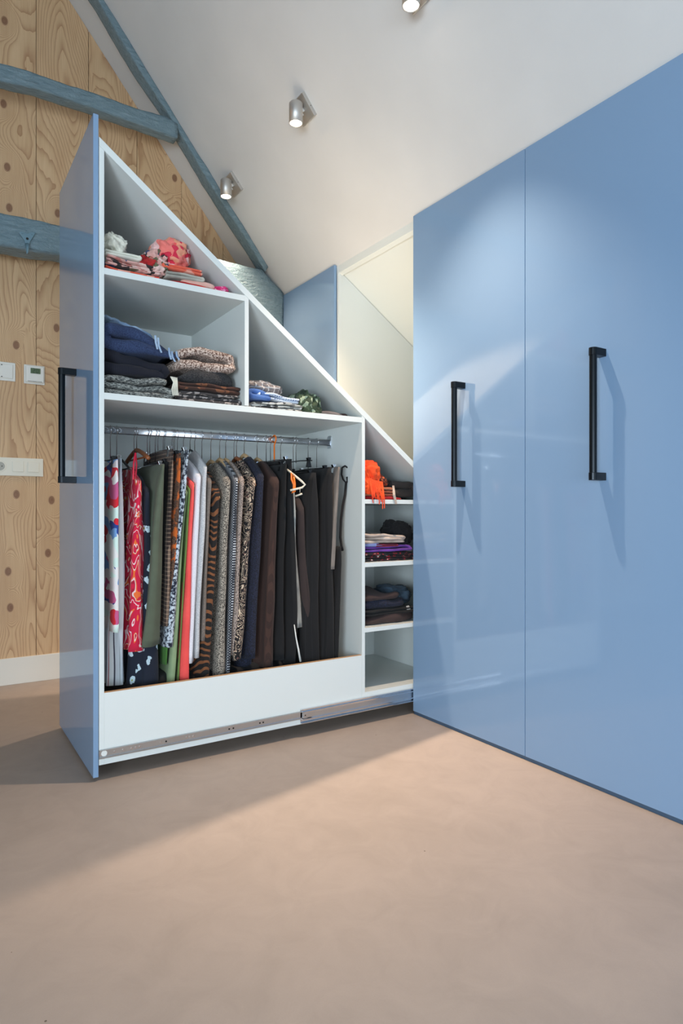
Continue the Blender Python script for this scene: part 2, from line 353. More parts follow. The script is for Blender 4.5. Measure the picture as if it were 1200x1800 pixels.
# pine boards of the gable wall: every board is a part of its own
seams = [-3.7+i*.2835 for i in range(0, 30)]
seams = [s+(.532-seams[min(range(30), key=lambda i: abs(seams[i]-.532))]) for s in seams]
for i in range(len(seams)-1):
    a, b = seams[i]+.0012, seams[i+1]-.0012
    if a > 1.9 or b < XW+.3: continue
    rt = lambda x: min(roof(x), ZFLAT)-.002
    poly = [(a, .14), (b, .14), (b, rt(b))]
    for xk in (XF,):
        if a < xk < b: poly.append((xk, ZFLAT-.002))
    poly.append((a, rt(a)))
    dp = .0008*(i % 3)
    link('plank', pr(poly, 'y', YG-dp, YG+.012), M['pine'], wg, origin=(a, YG, 0), bevel=.0012)
struct('baseboard_gable', bx(XW, 1.95, YG-.014, YG+.012, 0, .148), M['skirting'], bevel=.002)

# roof lining behind the cupboards (shallower pitch)
def roof2(x): return 2.343-.672*(x-1.978)
struct('trim_1', pr([(1.978, roof2(1.978)), (3.75, roof2(3.75)), (3.75, roof2(3.75)+.05), (1.978, roof2(1.978)+.05)], 'y', YB, YG), M['white'])
# window frame in the back wall
wf = bmesh.new()
for a in ((-2.45, .70, .3, .36), (-2.45, .70, 2.24, 2.3), (-2.45, -2.39, .36, 2.24), (.64, .70, .36, 2.24), (-.93, -.87, .36, 2.24)): box(wf, a[0], a[1], YB-.08, YB-.03, a[2], a[3])
struct('window_1', wf, M['skirting'])
wf = bmesh.new()
for a in ((-2.75, -.4, .35, .41), (-2.75, -.4, 2.19, 2.25), (-2.75, -2.69, .41, 2.19), (-.46, -.4, .41, 2.19), (-1.6, -1.54, .41, 2.19)): box(wf, XW-.08, XW-.03, a[0], a[1], a[2], a[3])
struct('added_window', wf, M['skirting'])  # added unseen frame behind the left fill light

# ------------------------------------------------------------------ painted roof timbers
def timber(name, st, parent, closed=True, amp=.006, seed=0, nn=7):
    """st: stations of four corners (front-top, front-bottom, back-bottom, back-top)"""
    bm = bmesh.new(); rings = []
    # resample
    S2 = []
    for a, b in zip(st, st[1:]):
        L = (Vector(a[0])-Vector(b[0])).length; k = max(1, int(L/.022))
        for i in range(k): S2.append([Vector(p).lerp(Vector(q), i/k) for p, q in zip(a, b)])
    S2.append([Vector(p) for p in st[-1]])
    for s in S2:
        c = sum(s, Vector())/4; ring = []
        for i in range(4):
            p, q = s[i], s[(i+1) % 4]
            for k in range(nn):
                tt = k/nn; x = p.lerp(q, tt)
                if k == 0: x = x.lerp(c, .045)
                d = (x-c).normalized()
                h = noise.noise(x*5+Vector((seed, 0, 0)))*amp*1.3+noise.noise(x*19+Vector((0, seed, 0)))*amp*.6
                ring.append(bm.verts.new(x+d*h))
        rings.append(ring)
    n = len(rings[0])
    for A, B in zip(rings, rings[1:]):
        for k in range(n): bm.faces.new((A[k], A[(k+1) % n], B[(k+1) % n], B[k]))
    bm.faces.new(rings[0][::-1]); bm.faces.new(rings[-1])
    return link(name, bm, M['timber'], parent, smooth=True)
truss = thing('roof_truss', 'old grey-blue painted timber roof truss standing before the pine gable wall', 'roof truss', (0, 3.8, 0))
YT = 3.72
def seg(x, zt, zb, y0=YT, y1=YT+.15): return ((x, y0, zt), (x, y0, zb), (x, y1, zb), (x, y1, zt))
timber('tie_beam', [seg(-2.3, 2.51, 2.33), seg(-.8, 2.50, 2.32), seg(.322, 2.503, 2.331), seg(.61, 2.501, 2.345), seg(1.1, 2.505, 2.30), seg(1.5, 2.515, 2.24), seg(1.72, 2.518, 2.20), seg(1.805, 2.515, 2.16), seg(1.955, 2.385, 2.15)], truss, amp=.008)
timber('collar_beam', [seg(x, zt, zb, YT-.01, YT+.075) for x, zt, zb in [(-1.7, 3.20, 3.10), (-.9, 3.24, 3.14), (-.3, 3.245, 3.15), (.322, 3.262, 3.167), (.487, 3.266, 3.19), (.76, 3.268, 3.186), (1.03, 3.262, 3.178), (1.17, 3.272, 3.170), (1.25, 3.25, 3.168)]], truss, seed=5)
raf = []
for k in range(12):
    x = .42+(1.845-.42)*k/11; w_ = .035+.006*math.sin(k*1.7)
    raf.append(((x, YT-.004, roof(x)-.001), (x-.55*w_, YT-.004, roof(x)-w_), (x-.55*w_, YT+.088, roof(x)-w_), (x, YT+.088, roof(x)-.001)))
timber('rafter', raf, truss, amp=.005, seed=9)
timber('post', [((1.70, YT+.005, z), (1.93, YT+.005, z), (1.93, YT+.15, z), (1.70, YT+.15, z)) for z in (2.2, 1.6, 1.0, .5, .003)], truss, seed=3)
# iron hook on the tie beam
hk = thing('iron_hook', 'small painted iron bracket with a downward prong on the lower timber beam', 'hook', (.446, YT-.012, 2.37))
bm = bmesh.new(); prism(bm, [(.409, 2.408), (.420, 2.422), (.446, 2.414), (.474, 2.430), (.486, 2.424), (.460, 2.375), (.453, 2.345), (.440, 2.345), (.434, 2.375)], 'y', YT-.016, YT-.002); link('bracket_plate', bm, M['ironpaint'], hk, bevel=.002)
bm = bmesh.new(); tube(bm, [(.447, YT-.014, 2.36), (.447, YT-.024, 2.335), (.445, YT-.032, 2.312), (.443, YT-.034, 2.302)], [.009, .008, .006, .003], 10); link('prong', bm, M['ironpaint'], hk, smooth=True)
bm = bmesh.new(); cyl(bm, (.447, YT-.0175, 2.387), .0065, .004, 'y', 14); link('bolt_hole', bm, M['dark'], hk)
for q in ((.424, 2.411), (.470, 2.417)):
    bm = bmesh.new(); cyl(bm, (q[0], YT-.0205, q[1]), .005, .006, 'y', 10); link('nail', bm, M['ironpaint'], hk)

# ------------------------------------------------------------------ wall electrics
def plate(bm, x0, x1, z0, z1, y, th): box(bm, x0, x1, y-th, y, z0, z1)
yg = YG-.003
th = thing('thermostat', 'square white thermostat with a small green display on the pine wall', 'thermostat', (.52, yg, 1.743))
link('back_plate', bx(.468, .576, yg-.006, yg, 1.690, 1.798), M['plastic_w'], th, bevel=.003)
link('housing', bx(.476, .570, yg-.020, yg-.006, 1.698, 1.792), M['plastic_w'], th, bevel=.005)
scr = link('display', bx(.500, .551, yg-.0235, yg-.020, 1.748, 1.778), M['lcd'], th)
bm = bmesh.new()
for cx_, segs in ((.5165, 'abged'), (.5345, 'abcdef')):          # seven-segment 2 and 0
    for q in segs:
        x0_, x1_, z0_, z1_ = {'a': (-.006, .006, .0095, .0115), 'g': (-.006, .006, -.001, .001), 'd': (-.006, .006, -.0115, -.0095), 'f': (-.006, -.004, 0, .0115), 'b': (.004, .006, 0, .0115), 'e': (-.006, -.004, -.0115, 0), 'c': (.004, .006, -.0115, 0)}[q]
        box(bm, cx_+x0_, cx_+x1_, yg-.0243, yg-.0234, 1.763+z0_, 1.763+z1_)
link('digits', bm, solid('lcd_ink', S(40, 52, 40), .5), scr)
bm = bmesh.new(); cyl(bm, (.5255, yg-.0205, 1.731), .020, .004, 'y', 28); link('dial', bm, M['plastic_w'], th, bevel=.001)
link('bottom_slot', bx(.486, .56, yg-.0208, yg-.0195, 1.7025, 1.7045), M['dark'], th)
dm = thing('room_sensor', 'square white wall sensor left of the thermostat, cut by the photo edge', 'sensor', (.37, yg, 1.745))
link('back_plate', bx(.318, .425, yg-.007, yg, 1.694, 1.798), M['plastic_w'], dm, bevel=.003)
link('cover', bx(.331, .412, yg-.014, yg-.007, 1.708, 1.785), M['plastic_w'], dm, bevel=.003)
for z in (1.779, 1.714): link('screw', bx(.352, .360, yg-.0148, yg-.0138, z-.0015, z+.0025), M['dark'], dm)
sw = thing('switch_panel', 'long white wall panel of rocker switches beside a power socket', 'light switch', (.4, yg, 1.217))
link('frame', bx(.262, .568, yg-.009, yg, 1.166, 1.268), M['plastic_c'], sw, bevel=.003)
for a in ((.410, .467), (.487, .546)): link('rocker', bx(a[0], a[1], yg-.013, yg-.009, 1.189, 1.247), M['plastic_c'], sw, bevel=.002)
bm = bmesh.new(); tube(bm, [(.348, yg-.0125, 1.218), (.348, yg-.009, 1.218)], [.031, .031], 28); so = link('socket', bm, M['plastic_c'], sw, bevel=.001)
bm = bmesh.new(); tube(bm, [(.348, yg-.0128, 1.218), (.348, yg-.0124, 1.218)], [.024, .024], 28); link('socket_well', bm, solid('socket_grey', S(170, 168, 158), .5), so)
for dx in (-.0095, .0095):
    bm = bmesh.new(); cyl(bm, (.348+dx, yg-.0134, 1.218), .003, .0008, 'y', 10); link('socket_hole', bm, M['dark'], so)

# ------------------------------------------------------------------ ceiling spots
def spotlight(hx, hy, hz, label):
    t = thing('ceiling_spotlight', label, 'spotlight', (hx, hy, hz), 'ceiling spotlights' if False else None)
    px, py = 1.543, hy+.012; a = math.atan(SL)
    def pl(s, y, n): # s along slope (downwards), n normal into room
        return Vector((px+s*math.cos(a)-n*math.sin(a), y, roof(px)-s*math.sin(a)-n*math.cos(a)))
    def obox(bm, s0, s1, y0, y1, n0, n1):
        v = [bm.verts.new(pl(s, y, n)) for s in (s0, s1) for y in (y0, y1) for n in (n0, n1)]
        for f in ((0, 1, 3, 2), (4, 6, 7, 5), (0, 4, 5, 1), (2, 3, 7, 6), (0, 2, 6, 4), (1, 5, 7, 3)): bm.faces.new([v[i] for i in f])
    bm = bmesh.new(); obox(bm, -.055, .055, py-.055, py+.055, 0.0, .018); p_ = link('mounting_plate', bm, M['alu'], t, bevel=.001)
    bm = bmesh.new(); tube(bm, [pl(0.01, py-.0555, .009), pl(.01, py-.0565, .009)], .002, 8); link('grub_screw', bm, M['dark'], p_)
    bm = bmesh.new(); obox(bm, -.008, .010, py-.012, py+.012, .018, .034); link('bracket', bm, M['alu'], t, bevel=.001)
    bm = bmesh.new(); tube(bm, [pl(0, py, .03), (hx+.020, hy+.006, hz+.062)], .007, 10); obox(bm, -.004, .024, py-.010, py+.010, .034, .040); link('joint', bm, M['alu'], t)
    bm = bmesh.new()
    prof = [(0, .098), (.029, .098), (.0325, .094), (.0325, 0), (.0290, 0), (.0285, .006)]
    n = 40; rings = [[bm.verts.new((hx+r*math.cos(2*PI*k/n), hy+r*math.sin(2*PI*k/n), hz+z)) for k in range(n)] for r, z in prof[1:]]
    for A, B in zip(rings, rings[1:]):
        for k in range(n): bm.faces.new((A[k], A[(k+1) % n], B[(k+1) % n], B[k]))
    bm.faces.new(rings[0]); link('lamp_head', bm, M['alu'], t, smooth=True)
    bm = bmesh.new(); cyl(bm, (hx, hy, hz+.003), .0284, .005, 'z', 32); link('lens', bm, M['glow'], t)
spotlight(*SPOTS[0], 'aluminium ceiling spotlight beside the rafter, furthest of the spotlights')
spotlight(*SPOTS[1], 'aluminium ceiling spotlight in the middle of the sloped ceiling, wholly in view')
spotlight(*SPOTS[2], 'aluminium ceiling spotlight cut off by the top edge of the photo')

# ------------------------------------------------------------------ tall cupboards
def bar_handle(x, y, z0, z1, parent):
    """pull handle on a face looking towards -X"""
    bm = bmesh.new(); xo = x-.052
    tube(bm, [(xo, y, z0+.012), (xo, y, z1-.012)], .0125, 24)
    for a, b in ((z0, z0+.026), (z1-.026, z1)):
        pts = [(x, y-.0145), (xo, y-.0145)]+[(xo-.0145*math.sin(k*PI/8), y-.0145*math.cos(k*PI/8)) for k in range(1, 8)]+[(xo, y+.0145), (x, y+.0145)]
        prism(bm, pts, 'z', a, b)
    return link('handle', bm, M['black'], parent, bevel=.0012)
ZT, ZB = 2.376, .015
def cupboard(y0, y1, label, vis=True):
    t = thing('tall_cupboard', label, 'cupboard', (XD, (y0+y1)/2, 0))
    xi = XD+.020
    for y in (y0+.001, y1-.019):
        link('side_panel', pr([(xi, .07), (3.6, .07), (3.6, roof2(3.6)-.006), (xi, roof2(xi)-.006)], 'y', y, y+.018), M['white'], t)
    link('bottom_panel', bx(xi, 3.6, y0+.02, y1-.02, .07, .088), M['white'], t)
    link('back_panel', bx(3.6, 3.61, y0+.001, y1-.001, .07, 1.2), M['white'], t)
    d = link('door', bx(XD, XD+.018, y0+.0015, y1-.0015, ZB, ZT), M['blue'], t, bevel=.0012)
    bar_handle(XD, (y0+y1)/2, 1.072, 1.522, d)
    return t
cupboard(1.7145, 2.398, 'tall blue cupboard right next to the open pull-out wardrobe')
cupboard(1.031, 1.7145, 'tall blue cupboard at the right edge of the photo')
cupboard(.3475, 1.031, 'tall blue cupboard just past the right edge of the photo')
cupboard(-.336, .3475, 'tall blue cupboard two doors past the right edge of the photo')
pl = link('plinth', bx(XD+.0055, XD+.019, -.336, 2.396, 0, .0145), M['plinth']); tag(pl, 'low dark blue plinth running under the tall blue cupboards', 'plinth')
# niche for the pull-out and the fixed filler panel
nc = thing('wardrobe_niche', 'white-lined niche behind the pull-out wardrobe, open at the front', 'niche', (2.0, 2.8, 0))
link('side_panel', pr([(XD+.02, .0), (3.7, .0), (3.7, roof2(3.7)-.004), (XD+.02, roof2(XD+.02)-.004)], 'y', 3.085, 3.103), M['white'], nc)
link('top_rail', pr([(XD+.02, 2.325), (1.998, 2.312), (1.998, roof2(1.998)-.003), (XD+.02, roof2(XD+.02)-.003)], 'y', 2.40, 3.084), M['white'], nc)
fp = tag(link('filler_panel', bx(XD, XD+.018, 3.105, 3.86, ZB, 2.372), M['blue'], bevel=.001), 'fixed blue panel between the open niche and the timber post', 'panel')

# ------------------------------------------------------------------ the pull-out wardrobe
PW = thing('pull_out_wardrobe', 'open pull-out wardrobe with slanted white shelves behind a tall blue front', 'wardrobe', (.5, 2.74, 0))
Y0, Y1 = 2.408, 3.03
XP = .503
def top(x): return 2.307-.7635*(x-.525)
tn = .031
wht = lambda name, bm, **k: link(name, bm, M['white'], PW, bevel=.0007, **k)
fr = link('front_panel', bx(XP, XP+.018, Y0-.001, 3.092, ZB, 2.386), M['blue'], PW, bevel=.001)
bar_handle(XP, 2.722, 1.078, 1.530, fr)
xa = XP+.020
wht('side_panel', pr([(xa, .056), (xa+.018, .056), (xa+.018, top(xa+.018)-tn), (xa, top(xa)-tn)], 'y', Y0, Y1))
wht('slanted_top', pr([(xa, top(xa)), (xa, top(xa)-tn), (2.20, top(2.20)-tn), (2.20, top(2.20))], 'y', Y0-.001, Y1+.018))
wht('back_panel', pr([(xa, .056), (2.2, .056), (2.2, top(2.2)-tn), (xa, top(xa)-tn)], 'y', Y1, Y1+.018))
wht('end_panel', pr([(2.182, .056), (2.2, .056), (2.2, top(2.2)-tn), (2.182, top(2.182)-tn)], 'y', Y0, Y1))
wht('divider', pr([(1.667, .056), (1.684, .056), (1.684, top(1.684)-tn), (1.667, top(1.667)-tn)], 'y', Y0, Y1))
wht('divider', pr([(1.089, 1.396), (1.107, 1.396), (1.107, top(1.107)-tn), (1.089, top(1.089)-tn)], 'y', Y0, Y1))
wht('shelf', bx(xa+.018, 1.0887, Y0, Y1, 1.820, 1.843))
wht('shelf', bx(xa+.018, 1.667, Y0, Y1, 1.370, 1.394))
for z in (1.002, .712, .414): wht('shelf', bx(1.684, 2.181, Y0, Y1, z, z+.020))
wht('bottom_panel', bx(xa+.018, 2.181, Y0+.019, Y1, .122, .142)); 
wht('kick_board', bx(xa+.018, 1.6665, Y0, Y0+.018, .056, .3125))
link('chipboard_edge', bx(xa+.0185, 1.666, Y0+.001, Y0+.0172, .3126, .3138), M['edge'], PW)
wht('base_rail', bx(1.684, 2.181, Y0, Y0+.018, .056, .142))
# telescopic runner
ru = thing('drawer_runner', 'long zinc-plated telescopic runner along the bottom edge of the pull-out wardrobe', 'runner', (1.2, Y0-.006, .09))
bm = bmesh.new(); box(bm, XP+.0195, 1.36, Y0-.0035, Y0-.0015, .083, .111)
for z in (.083, .1085): box(bm, XP+.0195, 1.36, Y0-.0085, Y0-.0015, z, z+.0025)
link('inner_rail', bm, M['steel'], ru)
bm = bmesh.new(); box(bm, XP+.0195, 1.40, Y0-.0045, Y0-.0025, .0785, .081); link('rail_lip', bm, M['steel'], ru)
bm = bmesh.new(); box(bm, 1.345, 2.15, Y0-.0035, Y0-.0015, .060, .122)
for z in (.060, .1175): box(bm, 1.345, 2.15, Y0-.014, Y0-.0035, z, z+.0045)
for z in (.0655, .1135): box(bm, 1.345, 2.15, Y0-.0055, Y0-.0035, z, z+.002)
for z in (.0725, .104): box(bm, 1.352, 2.15, Y0-.011, Y0-.0035, z, z+.006)
orl = link('outer_rail', bm, M['chrome'], ru, bevel=.0006)
link('channel', bx(1.353, 2.15, Y0-.0045, Y0-.0036, .0785, .104), M['steel'], ru)
bc = link('ball_carriage', bx(1.356, 1.376, Y0-.0095, Y0-.0047, .080, .1035), M['steel'], ru, bevel=.001)
bm = bmesh.new(); cyl(bm, (1.366, Y0-.0102, .094), .003, .0008, 'y', 12); link('rivet_hole', bm, M['dark'], bc)
bm = bmesh.new(); cyl(bm, (.540, Y0-.0042, .0975), .0105, .001, 'y', 20); link('end_disc', bm, M['plastic_w'], ru)
for x in (.577, .607, .637, .652, .667, .745, .765, .845, .857, .872, 1.02, 1.038, 1.155, 1.17):
    bm = bmesh.new(); cyl(bm, (x, Y0-.0044, .097), .0035, .001, 'y', 10); link('screw', bm, M['chrome'] if int(x*1000) % 3 else M['dark'], ru)
# hanging rail
hr = tag(link('hanging_rail', bmesh.new(), M['rodmetal']), 'flat oval chrome clothes rail across the hanging compartment', 'rail')
bm = bmesh.new(); YR, ZRL = 2.682, 1.297; n = 20
ring = lambda x: [bm.verts.new((x, YR+.0075*math.copysign(abs(math.cos(2*PI*k/n))**.45, math.cos(2*PI*k/n)), ZRL+.0155*math.copysign(abs(math.sin(2*PI*k/n))**.8, math.sin(2*PI*k/n))+(.008*(x-1.0)))) for k in range(n)]
A, B = ring(xa+.019), ring(1.6665)
for k in range(n): bm.faces.new((A[k], A[(k+1) % n], B[(k+1) % n], B[k]))
bm.faces.new(A[::-1]); bm.faces.new(B); bmesh.ops.recalc_face_normals(bm, faces=bm.faces)
bm.to_mesh(hr.data); bm.free(); hr.data.polygons.foreach_set('use_smooth', [True]*len(hr.data.polygons))
bm = bmesh.new(); prism(bm, [(YR-.017, 1.275), (YR+.017, 1.275), (YR+.017, 1.330), (YR+.012, 1.336), (YR-.012, 1.336), (YR-.017, 1.330)], 'x', 1.6615, 1.6668); link('rail_bracket', bm, M['steel'], hr, bevel=.001)
def railtop(x): return ZRL+.0155+.008*(x-1.0)

# ------------------------------------------------------------------ hangers and garments
def Xat(u, Y): t = (u-600)/F; return Y*(SN+t*CS)/(CS-t*SN)
def hook(bm, x, zb, lean=0, r=.0019, R=.0165):
    zt = railtop(x)+r+.0005; cz = zt-R
    pts = [(x+R*.25*math.cos(a)*0, YR+R*math.cos(a), cz+R*math.sin(a)) for a in [math.radians(d) for d in range(-30, 200, 15)]]
    pts += [(x, YR-R*.7, cz-R*.8), (x+lean, YR, cz-R*1.7), (x+lean, YR, zb)]
    tube(bm, pts, r, 8)
def shoulder_z(s, ztop, drop): return ztop-drop*(abs(s)**1.35)
def hanger(x, ztop, drop, half, kind, label, lean=0, name='clothes_hanger', clips=False, group=None):
    t = thing(name, label, 'hanger', (x, YR, railtop(x)), group)
    bm = bmesh.new(); hook(bm, x, ztop-.005, lean, .0016 if kind != 'orange_p' else .0035); link('hook', bm, M['chrome'] if kind not in ('orange_p',) else M[kind], t, smooth=True)
    bm = bmesh.new()
    if clips:
        tube(bm, [(x, YR-half, ztop-.002), (x, YR-half*.3, ztop+.004), (x, YR+half*.3, ztop+.004), (x, YR+half, ztop-.002)], .0025, 8); link('bar', bm, M[kind], t, smooth=True)
        for s in (-.8, .8):
            bm = bmesh.new(); y = YR+s*half; prism(bm, [(x-.009, ztop+.012), (x-.004, ztop-.002), (x-.0105, ztop-.030), (x+.0105, ztop-.030), (x+.004, ztop-.002), (x+.009, ztop+.012), (x+.004, ztop+.014), (x-.004, ztop+.014)], 'y', y-.010, y+.010)
            link('clip', bm, M['chrome'] if kind == 'chrome' else M['black_p'], t, bevel=.001)
    else:
        pts = []; rad = []
        for k in range(-10, 11):
            s = k/10; pts.append((x, YR+s*half, shoulder_z(s, ztop, drop)-.004)); rad.append({'wood': .009, 'tube': .0045}.get('wood' if 'wood' in kind else 'tube')*(1 if abs(s) < .95 else .8))
        tube(bm, pts, rad, 10)
        if 'wood' not in kind: tube(bm, [(x, YR-half*.97, ztop-drop), (x, YR+half*.97, ztop-drop)], .003, 8)
        link('arms', bm, M[kind], t, smooth=True)
        if 'wood' in kind:
            bm = bmesh.new(); tube(bm, [(x, YR-half*.86, ztop-drop*.9), (x, YR+half*.86, ztop-drop*.9)], .004, 8); link('bar', bm, M[kind], t, smooth=True)
    return t
def garment(name, cat, label, mat, uT, uB, vB, T, kind='hwoodp', ztop=1.205, drop=.075, half=.205, neck=.25, Yn=None, folds=2.2, fa=.004, hemslope=0, straight=False, hl=None, taper=1.0, parts=(), part_of=None, vT=None, hang=True, Tb=None):
    Yn = Yn or (YR-half)
    half = YR-Yn
    Tb = Tb or T*1.25
    xt = Xat(uT, Yn)-T/2; xb = Xat(uB, Yn)-Tb/2
    d = xt*SN+Yn*CS; zb = HC+(900-vB)/F*d
    if vT is not None: ztop = HC+(900-vT)/F*d
    seed = random.random()*50
    bm = bmesh.new(); NS, NZ = 30, 26; grid = []
    for j in range(NZ+1):
        w_ = j/NZ; row = []
        for i in range(2*NS):
            a = 2*PI*i/(2*NS); cs, sn = math.cos(a), math.sin(a)
            s = math.copysign(abs(cs)**.55, cs)                 # along Y
            th = (T+(Tb-T)*w_**1.3)/2*(math.copysign(abs(sn)**.5, sn))
            if straight: z1 = ztop-.002*abs(s)
            else:
                z1 = shoulder_z(s, ztop, drop)+.007
                if abs(s) < neck: z1 -= .035*(1-(abs(s)/neck)**2)
            z0 = zb+hemslope*s+.005*noise.noise(Vector((s*3, seed, 0)))
            z = z1+(z0-z1)*w_
            wid = 1+(taper-1)*w_
            if not straight:  # sleeves leave the shoulder and hang close
                wid *= 1-.02*math.sin(min(w_*6, PI))
            y = YR+s*half*wid
            h = (ztop-z)/(ztop-zb)
            x = xt+(xb-xt)*h+th*(.35+.65*min(1, h*7))
            amp = fa*min(1, h*2.2+.15)*(.6+h)
            x += amp*math.sin(folds*PI*s*1.7+seed+1.5*noise.noise(Vector((seed, z*2, s))))+amp*1.2*noise.noise(Vector((s*4, z*2.5+seed, math.copysign(.4, th))))
            y += .006*noise.noise(Vector((z*6, seed, 3)))*(1 if abs(s) > .5 else 0)
            row.append(bm.verts.new((x, y, z)))
        grid.append(row)
    n = 2*NS
    for A, B in zip(grid, grid[1:]):
        for k in range(n): bm.faces.new((A[k], A[(k+1) % n], B[(k+1) % n], B[k]))
    for r, fl in ((grid[0], 1), (grid[-1], 0)):
        for k in range(0, NS):
            q = [r[k], r[(k+1) % n], r[(n-k-1) % n], r[(n-k) % n]]
            q2 = [];
            for vv in q:
                if vv not in q2: q2.append(vv)
            if len(q2) > 2:
                try: bm.faces.new(q2)
                except ValueError: pass
    o = link(name, bm, G[mat], None, smooth=True, origin=(xt, YR, zb))
    tag(o, label, cat)
    if hang:
        if hl: hanger(xt, ztop, drop, half*.93, kind, hl, clips=straight)
    return o
g = garment
g('striped_trousers', 'trousers', 'pale striped trousers hanging lowest at the far left of the rail', 'stripe', 219, 222, 1205, .026, 'chrome', half=.17, straight=True, ztop=1.17, hl='chrome clip hanger holding the pale striped trousers', folds=4, fa=.008, Tb=0.06)
g('floral_blouse', 'blouse', 'white blouse with red and blue flowers, leftmost on the rail', 'floral', 211, 212, 1112, .020, 'black_p', vT=806, drop=.01, half=.24, straight=True, hl='black clip hanger holding the white blouse with red and blue flowers', folds=2, fa=.002)
g('red_dress', 'dress', 'red dress with white leaves and a thin red strap', 'pinkleaf', 254, 262, 1148, .03, 'hwoodd', ztop=1.155, drop=.10, half=.20, neck=.1, hang=False, folds=3, fa=.008, hemslope=-.01, Tb=0.075)
g('flower_dress', 'dress', 'navy dress with large white flowers between the red dress and olive trousers', 'navyflower', 266, 276, 1215, .03, 'black_p', ztop=1.13, drop=.10, half=.19, hl='black hanger holding the navy dress with large white flowers', folds=3, fa=.010, hemslope=-.02, Tb=0.09)
g('olive_trousers', 'trousers', 'olive green trousers with a wide leg near the left of the rail', 'olive', 297, 284, 1134, .038, 'chrome', vT=815, half=.225, straight=True, hl='chrome clip hanger holding the olive green trousers', folds=3, fa=.007, Tb=0.085)
g('black_skirt', 'skirt', 'short black pleated skirt top behind the olive trousers', 'blackp', 298, 292, 1100, .012, 'black_p', ztop=1.165, half=.17, straight=True, hl='black clip hanger holding the black pleated skirt')
g('checked_dress', 'dress', 'brown check dress right of the olive trousers', 'plaid', 309, 300, 1100, .02, 'chrome', vT=788, half=.20, straight=True, hl='chrome clip hanger holding the brown check dress', folds=2)
g('rust_skirt', 'skirt', 'dark skirt with rust orange flecks right of the brown check dress', 'rust', 322, 306, 1090, .024, 'black_p', vT=796, half=.20, straight=True, hl='black clip hanger holding the dark skirt with rust flecks')
g('green_shirt', 'shirt', 'bright green shirt whose hem shows under the olive trousers', 'brightgreen', 314, 294, 1166, .012, 'black_p', ztop=1.12, half=.18, hl='black hanger holding the bright green shirt')
g('speckled_dress', 'dress', 'navy and white speckled dress left of the green dresses', 'speckle', 336, 310, 1134, .022, 'chrome', vT=790, half=.205, straight=True, hl='chrome clip hanger holding the navy and white speckled dress', Tb=0.045)
g('pale_green_dress', 'dress', 'pale green dress hanging lowest below the speckled dress', 'palegreen', 334, 312, 1204, .012, 'black_p', ztop=1.11, half=.19, hl='black hanger holding the pale green dress', Tb=0.04)
g('moss_dress', 'dress', 'moss green dress left of the coral dress', 'green', 338, 318, 1194, .012, 'black_p', ztop=1.12, half=.20, hl='black hanger holding the moss green dress')
g('coral_dress', 'dress', 'plain coral red dress in the middle of the clothes', 'coral', 346, 338, 1202, .022, 'hwoodp', ztop=1.13, half=.205, drop=.06, hl='hanger carrying the plain coral red dress', fa=.004, Tb=0.052)
g('white_jumper', 'jumper', 'white jumper right of the coral dress', 'lavender', 359, 345, 1165, .03, 'black_p', ztop=1.195, half=.205, drop=.10, hl='hanger carrying the white jumper', fa=.004, Tb=0.032)
g('grey_cardigan', 'cardigan', 'light grey knitted cardigan right of the white jumper', 'lightgrey', 369, 350, 1155, .024, 'black_p', ztop=1.235, half=.20, drop=.10, hl='hanger carrying the light grey knitted cardigan', fa=.004)
g('taupe_jacket', 'jacket', 'taupe wool jacket left of the tiger striped dress', 'taupe', 377, 362, 1125, .022, 'black_p', ztop=1.17, half=.20, drop=.09, hl='black hanger carrying the taupe wool jacket')
g('tiger_dress', 'dress', 'black and brown tiger striped dress', 'tiger', 393, 371, 1192, .032, 'hwoodp', ztop=1.165, half=.205, drop=.14, hl='pale wooden hanger carrying the tiger striped dress', fa=.005, Tb=0.062)
g('tweed_jacket', 'coat', 'long grey-brown tweed coat right of the tiger striped dress', 'tweed', 411, 402, 1190, .036, 'hwoodp', ztop=1.19, half=.21, drop=.11, hl='pale wooden hanger carrying the long tweed coat', fa=.004, Tb=0.062)
g('checkered_jacket', 'jacket', 'black and white checkered jacket right of the tweed coat', 'check', 424, 411, 1183, .024, 'hwoodp', ztop=1.20, half=.205, drop=.11, hl='pale wooden hanger carrying the checkered jacket')
g('rose_jacket', 'jacket', 'rose grey tweed jacket left of the paisley coat', 'pinktweed', 434, 416, 1150, .024, 'hwoodp', ztop=1.20, half=.20, drop=.11, hl='pale wooden hanger carrying the rose grey jacket')
g('paisley_coat', 'coat', 'black and cream paisley coat', 'paisley', 457, 428, 1156, .036, 'hwoodd', ztop=1.21, half=.205, drop=.13, hl='brown wooden hanger carrying the paisley coat', fa=.006)
g('navy_jacket', 'jacket', 'dark navy boucle jacket right of the paisley coat', 'navy', 470, 452, 1156, .036, 'hwoodp', ztop=1.225, half=.20, drop=.12, hl='pale wooden hanger carrying the navy jacket')
g('corduroy_jacket', 'jacket', 'long brown corduroy jacket', 'cord', 497, 482, 1170, .045, 'hwoodp', ztop=1.21, half=.21, drop=.13, hl='pale wooden hanger carrying the brown corduroy jacket', fa=.005, Tb=0.065)
g('black_dress', 'dress', 'black dress right of the corduroy jacket', 'blacktr', 508, 500, 1160, .03, 'black_p', ztop=1.175, half=.195, drop=.06, straight=True, hl='black clip hanger holding the black dress', fa=.006)
g('black_trousers', 'trousers', 'black trousers hanging left of the grey silk scarf', 'blacktr', 517, 523, 1168, .032, 'chrome', vT=806, half=.20, straight=True, hl='chrome clip hanger holding the black trousers left of the grey scarf', fa=.007)
g('silk_scarf', 'scarf', 'narrow grey silk scarf hanging between the black clothes', 'greycloth', 521, 531, 1104, .020, vT=862, half=.195, straight=True, fa=.010, folds=5, kind='orange_p', hl='orange plastic hanger in front of the black trousers')
